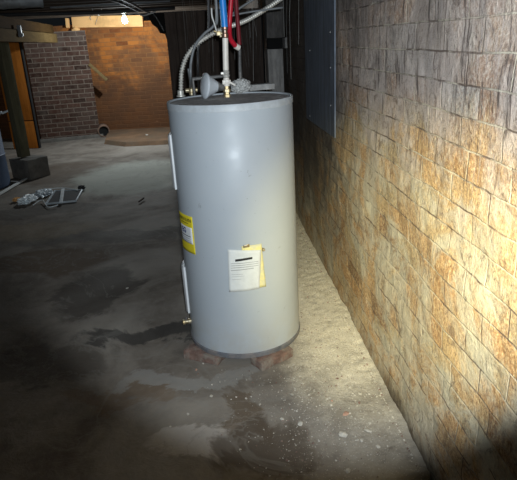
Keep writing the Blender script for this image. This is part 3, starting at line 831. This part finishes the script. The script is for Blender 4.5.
# papers
yel = fix([tank_hit(241.5, 246), tank_hit(260.8, 243), tank_hit(265.6, 286), tank_hit(243, 289)])
yo = wrap_quad('yellow_sheet', yel, .003, M_ypaper, wh, wav=.004, lab='pale yellow sheet tucked behind the white paper')
wht = fix([tank_hit(228, 248.5), tank_hit(260.3, 249), tank_hit(258.8, 287.5), tank_hit(229.6, 291)])
wo = wrap_quad('instruction_sheet', wht, .009, M_paper, wh, wav=.003, lab='white printed instruction sheet with a black heading bar')
def on_sheet(s, q):
    a = (wht[0][0] * (1 - s) + wht[1][0] * s) * (1 - q) + (wht[3][0] * (1 - s) + wht[2][0] * s) * q
    z = (wht[0][1] * (1 - s) + wht[1][1] * s) * (1 - q) + (wht[3][1] * (1 - s) + wht[2][1] * s) * q
    return a, z
def sheet_bar(s0, s1, q, h, mat, tilt=0.0, name='print_line'):
    # sits on the wavy sheet surface
    bm = bmesh.new(); n = 12; rows = []
    for j in range(2):
        r_ = []
        for i in range(n + 1):
            s = s0 + (s1 - s0) * i / n; qq = q + (h if j else 0) + tilt * (s - s0)
            a, z = on_sheet(s, qq); w = .003 * (.5 + mn.noise(Vector((s * 3, qq * 3, .009 * 900))))
            r_.append(bm.verts.new(cyl_pt(a, z, TR + .009 + w + .0024)))
        rows.append(r_)
    for i in range(n): bm.faces.new((rows[0][i], rows[1][i], rows[1][i + 1], rows[0][i + 1]))
    finish(name, bm, mat, wo)
sheet_bar(.22, .73, .22, .055, M_ink, -.12, 'heading_bar')
for q_ in (.32, .37, .42): sheet_bar(.08, .93, q_, .014, M_inkg, -.06)
sheet_bar(.08, .78, .475, .018, M_inkg, -.06)
for q_, e_ in ((.58, .45), (.63, .5), (.70, .4)): sheet_bar(.10, e_, q_, .008, M_inkg, -.04)
a_, z_ = fix([tank_hit(262.5, 249)])[0]
bm = bmesh.new(); lathe(bm, [(.007, 0), (.008, .012), (.004, .02), (0, .021)], axis_m(cyl_pt(a_, z_, TR), cyl_pt(a_, 0, 1) - cyl_pt(a_, 0, 0)), 12)
finish('holding_clip', bm, M_brass, wh, smooth=True)
wrap_quad('tape_piece', fix([tank_hit(243, 244.5), tank_hit(249, 243), tank_hit(249, 246), tank_hit(243, 247)]), .012, M_brass, wh, 4)

# access covers on the left flank
def cover(zc0, zc1, ang, half, th, name='access_cover'):
    bm = bmesh.new(); n = 10; rows = []
    for z in (zc0, zc0 + .008, zc1 - .008, zc1):
        inset = z in (zc0, zc1)
        o_, i_ = [], []
        for i in range(n + 1):
            a = ang - half + 2 * half * i / n
            tt = th * (.55 if inset or i in (0, n) else 1)
            o_.append(bm.verts.new(cyl_pt(a, z, TR + tt)))
        rows.append(o_)
    inner = [[bm.verts.new(cyl_pt(ang - half + 2 * half * i / n, z, TR - .002)) for i in range(n + 1)] for z in (zc0, zc1)]
    for a, b in zip(rows, rows[1:]):
        for i in range(n): bm.faces.new((a[i], a[i + 1], b[i + 1], b[i]))
    for i in range(n):
        bm.faces.new((inner[0][i], inner[0][i + 1], rows[0][i + 1], rows[0][i]))
        bm.faces.new((inner[1][i], rows[-1][i], rows[-1][i + 1], inner[1][i + 1]))
    bm.faces.new([inner[0][0]] + [r_[0] for r_ in rows] + [inner[1][0]])
    bm.faces.new([inner[0][n]] + [r_[n] for r_ in rows] + [inner[1][n]])
    o = finish(name, bm, M_cover, wh, auto=40); o['label'] = 'white raised access cover on the flank'; return o
sa = tank_hit(179.5, 225)[0]
za = tank_hit(167.5, 134)[1]; zb = tank_hit(174.5, 188)[1]
zc_ = tank_hit(182, 265)[1]; zd = tank_hit(190, 313)[1]
SIL = math.atan2(-TY, -TX)  # direction to the camera
silL = SIL - math.acos(TR / math.hypot(TX, TY))
cover(zb, za, silL - .10, .22, .014)
cover(zd, zc_, silL - .10, .22, .016)
# drain valve under the lower cover
dv_a = silL + .10; pz_ = tank_hit(190.5, 320)[1]
nrm = cyl_pt(dv_a, 0, 1) - cyl_pt(dv_a, 0, 0)
bm = bmesh.new(); lathe(bm, [(.013, -.01), (.013, .012), (.010, .014), (.010, .028), (.014, .030), (.014, .040), (.008, .042)], axis_m(cyl_pt(dv_a, pz_), nrm), 16)
vo = finish('drain_valve', bm, M_brass, wh, auto=40); vo['label'] = 'small brass drain valve'
bm = bmesh.new(); bx(bm, cyl_pt(dv_a, pz_ + .018, TR + .022), (.008, .010, .016), bev=.002); finish('valve_handle', bm, M_darkmet, vo)

# bricks under the heater
def loose_brick(u, v, rz, z, lab, dims=(.20, .095, .045)):
    c = at_z(u, v, 0.03); bm = bmesh.new(); bx(bm, (0, 0, 0), dims, bev=.006)
    bmesh.ops.subdivide_edges(bm, edges=bm.edges, cuts=4, use_grid_fill=True); rough(bm, .006, 22, u)
    bmesh.ops.transform(bm, matrix=Matrix.Translation((c.x, c.y, z)) @ Matrix.Rotation(rz, 4, 'Z'), verts=bm.verts)
    o = finish('red_brick', bm, M_rbrick, auto=50); tag(o, lab, 'brick'); return o
ZK = .016
loose_brick(205, 351, math.radians(-32), ZK, 'loose red brick under the left front edge of the heater')
loose_brick(272, 354, math.radians(33), ZK, 'loose red brick under the right front edge of the heater')
loose_brick(247, 315, math.radians(90), ZK, 'loose red brick under the back of the heater')

# ------------------------------------------------------------ plumbing and things on top of the heater
TZ = ZT - .005
def top_pt(u, v): return at_z(u, v, TZ)
# cold side riser
cb = top_pt(227.5, 97); yr = cb.y
def ry(u, v): return at_y(u, v, yr)
rs = thing('cold_water_riser', tuple(cb), 'white plastic riser pipe with brass valve rising from the tank top', 'pipe')
bm = bmesh.new(); lathe(bm, [(.017, 0), (.017, .012), (.013, .014), (.013, .022), (.018, .024), (.018, .036), (.012, .038), (.012, .060)], Matrix.Translation(cb), 6)
finish('brass_nipple', bm, M_brass, rs)
b1 = ry(226.8, 86); b2 = ry(226.3, 78)
bm = bmesh.new(); lathe(bm, [(.014, 0), (.014, (b2 - b1).length)], axis_m(b1, b2 - b1), 20)
bx(bm, (b1 + b2) / 2, (.04, .03, .02), bev=.004); finish('valve_body', bm, M_pvc, rs, auto=40)
h1 = ry(228, 81); h2 = ry(235, 85) + Vector((0, -.02, 0))
bm = bmesh.new(); tube(bm, [h1 + Vector((0, -.02, 0)), h2], .0055, 8); bx(bm, h1 + Vector((-.005, -.016, 0)), (.016, .02, .016), bev=.003)
finish('lever_handle', bm, M_pvc, rs, auto=50)
b3 = ry(225.9, 70)
bm = bmesh.new(); lathe(bm, [(.012, 0), (.015, .004), (.017, .014), (.013, .018), (.016, .026), (.012, (b3 - b2).length)], axis_m(b2, b3 - b2), 18)
bx(bm, (b2 + b3) / 2 + Vector((-.016, 0, .004)), (.018, .016, .012), bev=.003)
finish('ball_valve', bm, M_steel, rs, auto=40)
b4 = ry(225.2, 38)
bm = bmesh.new(); tube(bm, [b3, b3.lerp(b4, .5), b4], .0135, 20); finish('pipe', bm, M_pvc, rs, auto=50)
b5 = ry(224.8, 27)
bm = bmesh.new(); lathe(bm, [(.011, 0), (.016, .004), (.016, .018), (.012, .022), (.012, .034), (.016, .038), (.016, (b5 - b4).length)], axis_m(b4, b5 - b4), 18)
finish('copper_coupling', bm, M_copper, rs, auto=40)
bm = bmesh.new(); bx(bm, ry(218.8, 33.5), (.022, .016, .020), bev=.004); tube(bm, [ry(224, 34), ry(214, 31)], .005, 8); tube(bm, [ry(219, 31), ry(221, 37)], .007, 8)
finish('grounding_clamp', bm, M_brass, rs, auto=50)
# blue pipe up to joists
bt = ry(222.4, -2); dirb = (bt - b5).normalized(); topb = b5 + dirb * ((2.16 - b5.z) / dirb.z)
bm = bmesh.new(); tube(bm, [b5 - dirb * .01, b5.lerp(topb, .5), topb], .0155, 20)
o = finish('blue_water_pipe', bm, M_blue, auto=50); tag(o, 'bright blue plastic water pipe coming down to the riser valve', 'pipe')
# red pipe
yr2 = yr + .05
def rr_(u, v): return at_y(u, v, yr2)
r2 = rr_(229.5, 25); r1 = rr_(231.2, -2); dv_ = (r1 - r2).normalized(); rt = r1 + dv_ * ((2.16 - r1.z) / dv_.z)
bm = bmesh.new(); tube(bm, spline([rt, r1, r2, rr_(230.5, 38) + Vector((0, .03, 0)), rr_(236, 46) + Vector((0, .05, 0))], 10), .0115, 16)
rp = thing('red_water_pipe', tuple(rt), 'bright red plastic water pipe just right of the blue pipe', 'pipe')
finish('pipe', bm, M_red, rp, auto=50)
bm = bmesh.new(); e_ = rr_(236, 46) + Vector((0, .05, 0)); e2 = rr_(239.5, 48) + Vector((0, .06, 0)); tube(bm, [e_, e2], .014, 12); finish('end_fitting', bm, M_pvc, rp, auto=50)
r3 = at_y(236, 0, yr + .12); dv2 = Vector((.0, .0, 1))
bm = bmesh.new(); tube(bm, spline([Vector((r3.x, r3.y, 2.16)), r3, at_y(238, 25, yr + .12), at_y(239.5, 45, yr + .12)], 8), .010, 14)
o = finish('red_water_pipe', bm, M_red2, auto=50); tag(o, 'darker red plastic pipe hanging behind the bright red pipe', 'pipe')
# hot outlet: drop from the fitting to the tank top, wrapped in lint
hb = top_pt(241, 93)
bm = bmesh.new(); tube(bm, spline([at_y(239.5, 49, hb.y), at_y(240, 70, hb.y), hb], 6), .009, 12)
ho = thing('hot_water_outlet', tuple(hb), 'dull dark outlet pipe wrapped in grey lint on the tank top', 'pipe')
finish('pipe', bm, M_darkmet, ho, auto=50)
bm = bmesh.new(); bmesh.ops.create_icosphere(bm, subdivisions=5, radius=1)
for v in bm.verts: v.co *= 1 + .22 * mn.fractal(v.co * 4, .7, 2, 4)
cf = at_y(241, 90, hb.y)
bmesh.ops.transform(bm, matrix=Matrix.Translation((cf.x, cf.y, TZ + .034)) @ Matrix.Diagonal((.050, .045, .036, 1)), verts=bm.verts)
finish('lint_wrap', bm, M_fluff, ho, smooth=True)

# flexible metal conduit, ridged
cs_ = top_pt(181, 96.5)
yq = cs_.y
fp = [cs_, at_y(181, 84, yq), at_y(182, 70, yq), at_y(187, 56, yq), at_y(197, 44, yq + .01), at_y(212, 34, yq + .02), at_y(228, 27, yq + .05), at_y(245, 21, yq + .12), at_y(261, 12, yq + .18), at_y(274, 3.5, yq + .22), at_y(290, -9, yq + .28), at_y(300, -30, yq + .30)]
last = fp[-1]; fp.append(Vector((last.x + .02, last.y, 2.0))); fp.append(Vector((last.x + .02, last.y, 2.18)))
pts = resample(spline(fp, 30), .0022)
mc = thing('metal_conduit', tuple(cs_), 'ridged flexible metal conduit arching from the tank top to the ceiling', 'conduit')
bm = bmesh.new(); tube(bm, pts, .0115, 12, lambda i, s: .0078 + .0052 * (.5 + .5 * math.cos(2 * PI * s / .0135)))
finish('flexible_tube', bm, M_steel, mc, smooth=True)
bm = bmesh.new(); lathe(bm, [(.022, 0), (.022, .006), (.016, .008), (.016, .028), (.013, .030)], Matrix.Translation(cs_ ), 16)
finish('connector', bm, M_steel, mc, auto=40)

# thin cables
cable('thin_grey_wire', [at_y(211.5, 8, yr), at_y(212, 16, yr), at_y(214.5, 24, yr), at_y(217, 33, yr)], .0035, M_wcable, 'stiff pale wire sticking up beside the brass clamp', 'wire')
cable('grey_cable', [Vector((at_y(216, 20, yr).x, yr, 2.15)), at_y(216.5, 8, yr), at_y(214, 25, yr + .03), at_y(204, 34, yr + .04), at_y(195, 46, yr + .05), at_y(191, 62, yr + .05), at_y(190.5, 78, yr + .06), top_pt(191, 93)], .0065, M_gcable, 'dull grey cable curving down inside the metal conduit')
cable('black_cable', [Vector((at_y(209, 20, yr).x, yr + .2, 2.15)), at_y(209, 20, yr + .2), at_y(199, 45, yr + .2), at_y(198, 70, yr + .2), top_pt(199, 91.5)], .006, M_cable, 'black cable dropping behind the flood bulb')
cable('grey_cable', [at_y(262, -8, yr + .5), at_y(254, -1, yr + .5), at_y(243, 6, yr + .5), at_y(232, 14, yr + .5)], .006, M_gcable, 'short grey cable crossing high behind the red pipes')
cable('grey_cable', [at_y(224, 20, yr + .35), at_y(233, 15.5, yr + .35), at_y(250, 12, yr + .35), at_y(283, 7.5, yr + .35)], .005, M_gcable, 'thin pale cable crossing behind the metal conduit')

# relief valve / brass fitting left of the flood bulb
vb_ = top_pt(192, 95)
rv = thing('relief_valve', tuple(vb_), 'small brass relief valve on the tank top beside the metal conduit', 'valve')
bm = bmesh.new(); lathe(bm, [(.014, 0), (.014, .014), (.018, .016), (.018, .030), (.012, .034), (.010, .046)], Matrix.Translation(vb_), 14)
tube(bm, [vb_ + Vector((-.03, 0, .024)), vb_ + Vector((.03, 0, .024))], .011, 12)
finish('valve_body', bm, M_brass, rv, auto=40)
bm = bmesh.new(); tube(bm, [vb_ + Vector((0, 0, .044)), vb_ + Vector((-.004, 0, .085)), vb_ + Vector((-.006, 0, .13))], .0055, 10); bx(bm, vb_ + Vector((.0, 0, .046)), (.02, .012, .012), bev=.003)
finish('lever', bm, M_gcable, rv, auto=50)
# horizontal pipe behind
hy = yr + .14
bm = bmesh.new(); p1 = at_y(193, 79, hy); p2 = at_y(224, 76, hy)
tube(bm, [Vector((p1.x, hy, TZ)), p1, p2, Vector((p2.x, hy, TZ))], .010, 12)
o = finish('bridging_pipe', bm, M_darkmet, auto=50); tag(o, 'dusty grey horizontal pipe bridging behind the flood bulb', 'pipe')

# flood bulb lying on the tank top
fa = at_y(204.5, 88, yr - .02); fb = at_y(221.5, 92, yr + .015)
ax = Vector((.94, .30, -.14)).normalized()
fbm = axis_m((fa.x, fa.y, TZ + .059), ax)
fb_ = thing('flood_bulb', (fa.x, fa.y, TZ), 'grey reflector flood bulb lying on its side on the tank top', 'light bulb')
bm = bmesh.new(); lathe(bm, [(0, -.012), (.022, -.011), (.045, -.007), (.057, .0)], fbm, 40, False); finish('lens', bm, M_bulbg, fb_, smooth=True)
bm = bmesh.new(); lathe(bm, [(.057, 0), (.0595, .003), (.0595, .008), (.052, .018), (.041, .035), (.030, .052), (.024, .062)], fbm, 40, False); finish('reflector_shell', bm, M_bulbg, fb_, auto=35)
bm = bmesh.new(); lathe(bm, [(.024, .062), (.024, .070), (.018, .074), (.018, .094), (.008, .098), (0, .099)], fbm, 24, False); finish('screw_base', bm, M_darkmet, fb_, auto=40)

# wood block on tank top at right
l1 = top_pt(250, 91.5); l2 = top_pt(275, 89.5)
dd = l2 - l1; an = math.atan2(dd.y, dd.x)
bm = bmesh.new(); bx(bm, (dd.length / 2, .035, .0165), (dd.length, .07, .029), bev=.003)
bmesh.ops.subdivide_edges(bm, edges=bm.edges, cuts=3, use_grid_fill=True); rough(bm, .0015, 20)
bmesh.ops.transform(bm, matrix=Matrix.Translation((l1.x, l1.y, TZ)) @ Matrix.Rotation(an, 4, 'Z'), verts=bm.verts)
o = finish('wood_block', bm, M_ledge, auto=40); tag(o, 'dusty grey wood offcut lying at the back of the tank top', 'block')

# cobweb strands, uncountable: one object
bm = bmesh.new()
for k in range(40):
    u = random.uniform(172, 300); y = random.uniform(3.3, 6.0); p = at_y(u, random.uniform(5, 40), y)
    a = Vector((p.x, p.y, 2.0)); b = Vector((p.x + random.uniform(-.05, .05), p.y + random.uniform(-.05, .05), random.uniform(1.2, 1.6)))
    if b.x > WX - .08: continue
    mid = a.lerp(b, .5) + Vector((random.uniform(-.03, .03), 0, 0))
    tube(bm, [a, mid, b], random.uniform(.0004, .0009), 3)
o = finish('cobwebs', bm, M_web); tag(o, 'dusty grey cobweb strands hanging in the dark behind the heater', 'cobweb', kind='stuff')

# ------------------------------------------------------------ debris
def fz(x, y):
    z = mn.fractal(Vector((x, y, 0)) * 1.1, 1.0, 2.0, 4) * .007
    e = max(0.0, min(1.0, (x - .30) / .34))
    z += e * (.006 + .022 * e) * (1 if y > 1.5 else .3) + e * mn.fractal(Vector((x, y, 3.)) * 22, .6, 2.0, 5) * .006
    return z - .006
def add_chip(bm, x, y, r, flat=.6):
    z = fz(x, y)
    rz = Matrix.Rotation(random.uniform(0, 6.28), 4, 'Z') @ Matrix.Rotation(random.uniform(-.4, .4), 4, 'X')
    rr = bmesh.ops.create_icosphere(bm, subdivisions=1, radius=1)
    for v in rr['verts']: v.co *= random.uniform(.65, 1.15)
    bmesh.ops.transform(bm, matrix=Matrix.Translation((x, y, z + r * flat * .45)) @ rz @ Matrix.Diagonal((r * random.uniform(.8, 1.5), r, r * flat, 1)), verts=rr['verts'])
BR_ = [at_z(205, 351), at_z(272, 354)]
def build_grit(name, mat, n, lab, rng):
    verts = []; faces = []
    base = [(-1, -1, -1), (1, -1, -1), (0, 1, -1), (0, 0, 1.1), (-.8, .6, .2)]
    bf = [(0, 2, 1), (0, 1, 3), (1, 2, 3), (2, 4, 3), (4, 0, 3), (0, 4, 2)]
    for _ in range(n):
        x, y, r = rng()
        if (x - TX) ** 2 + (y - TY) ** 2 < (TR + .01) ** 2 or x > WX - .03: continue
        if any(abs(x - b_[0]) < .13 and abs(y - b_[1]) < .10 for b_ in BR_): continue
        z = fz(x, y); a = random.uniform(0, 6.28); c_, s_ = math.cos(a), math.sin(a); k = len(verts)
        for q in base:
            X, Y, Z = (q[0] * random.uniform(.6, 1.2) * r, q[1] * random.uniform(.6, 1.2) * r, q[2] * r * .6)
            verts.append((x + X * c_ - Y * s_, y + X * s_ + Y * c_, z + Z + r * .35))
        faces += [tuple(i + k for i in f) for f in bf]
    me = bpy.data.meshes.new(name); me.from_pydata(verts, [], faces); me.update()
    o = link(name, me, mat); tag(o, lab, 'grit', kind='stuff'); return o
def rng1():
    x = min(WX - .04, max(-.5, random.gauss(.42, .20))); y = random.choice([random.uniform(1.45, 3.2), random.gauss(2.0, .3), random.uniform(2.2, 4.6)])
    return x, max(1.25, y), min(.009, .0010 + random.expovariate(1 / .0010))
build_grit('mortar_grit', M_chip, 3600, 'pale crumbs of mortar scattered on the floor along the right wall', rng1)
def rng2():
    x = min(WX - .04, max(-.4, random.gauss(.40, .22))); return x, random.uniform(1.4, 4.4), min(.008, .002 + random.expovariate(1 / .0015))
build_grit('brick_grit', M_rbrick, 900, 'reddish brown brick crumbs scattered on the floor along the right wall', rng2)

chips = [(282, 417, .011, 0, 'small white mortar chip on the dark floor in front of the heater'),
 (300, 421.5, .013, 0, 'pale mortar chip just right of the small white chip'),
 (343, 434, .019, 0, 'largest flat pale mortar chip near the bottom of the floor'),
 (346, 413.5, .014, 1, 'orange-red brick chip on the floor before the heater'),
 (368, 431, .014, 0, 'pale mortar chip right of the largest flat chip, near the wall'),
 (362, 440.5, .009, 0, 'small pale chip just below the chip nearest the wall'),
 (292, 393, .009, 0, 'round white chip in front of the right-hand red brick'),
 (303, 382, .008, 0, 'small white chip beyond the round white chip'),
 (294, 377, .007, 0, 'tiny white chip closest to the right-hand red brick'),
 (348, 470, .012, 0, 'dull pale chip at the bottom edge of the floor'),
 (322, 381, .007, 0, 'small pale chip midway between heater and right wall'),
 (211, 394, .008, 0, 'pale chip alone on the dark floor left of centre'),
 (246, 396.5, .007, 0, 'bright white chip on the brown stain below the heater'),
 (240, 448, .006, 0, 'tiny white chip low on the brown stain'),
 (188, 412, .007, 0, 'faint pale chip on the grey floor at lower left'),
 (170, 425, .007, 0, 'low pale chip farthest left in front of the heater'),
 (360, 395, .010, 0, 'greyish mortar chip at the edge of the lime dust'),
 (332, 400, .008, 1, 'small reddish brick chip above the orange-red chip'),
 (196, 368, .008, 1, 'reddish brick chip beside the left-hand red brick'),
 (203, 362, .007, 0, 'pale crumb in front of the left-hand red brick'),
 (378, 447, .009, 0, 'pale chip in the dim corner by the wall foot'),
 (127, 287, .008, 0, 'lone pale fleck on the dark floor left of the heater'),
]
for u, v, r, red, lab in chips:
    c = at_z(u, v, .004); bm = bmesh.new(); add_chip(bm, c.x, c.y, r, .45)
    o = finish('brick_chip' if red else 'mortar_chip', bm, M_chipr if red else M_chip); tag(o, lab, 'chip')
# twig on the floor
t1 = at_z(139, 203); t2 = at_z(144, 200)
bm = bmesh.new(); tube(bm, [Vector((t1.x, t1.y, .012)), Vector((t2.x, t2.y, .02))], .008, 6); o = finish('wood_splinter', bm, M_darkboard); tag(o, 'small dark splinter lying on the pale floor beyond the heater', 'splinter')
# pale crumb on the ledge
for (u, v, lab) in [(147, 133, 'white crumb on the brown ledge against the back wall')]:
    c = at_z(u, v + 2, .06); bm = bmesh.new(); add_chip(bm, 0, 0, .03, .5); bmesh.ops.transform(bm, matrix=Matrix.Translation((c.x, c.y, .062)), verts=bm.verts)
    o = finish('plaster_crumb', bm, M_chip); tag(o, lab, 'chip')

# ------------------------------------------------------------ lights
def spot(name, loc, tgt, energy, col, ang, blend, size):
    L = bpy.data.lights.new(name, 'SPOT'); L.energy = energy; L.color = col; L.spot_size = math.radians(ang); L.spot_blend = blend; L.shadow_soft_size = size
    o = bpy.data.objects.new(name, L); COL.objects.link(o); o.location = loc
    o.rotation_euler = (Vector(tgt) - Vector(loc)).to_track_quat('-Z', 'Y').to_euler(); return o
# phone flash beside the lens (cool white) and a warm torch held to the right
spot('phone_flash', CAM + Vector((.03, -.02, .03)), CAM + ray(315, 135) * 3, 215, (.84, .93, 1.0), 69, .28, .012)
tl = CAM + Vector((.10, .0, .0))
spot('warm_torch', tl, at_x(400, 264, WX), 400, (1.0, .87, .43), 37, 1.0, .02)
w = bpy.data.worlds.new('world'); S.world = w; w.use_nodes = True
w.node_tree.nodes['Background'].inputs[0].default_value = (.5, .6, .7, 1); w.node_tree.nodes['Background'].inputs[1].default_value = .01
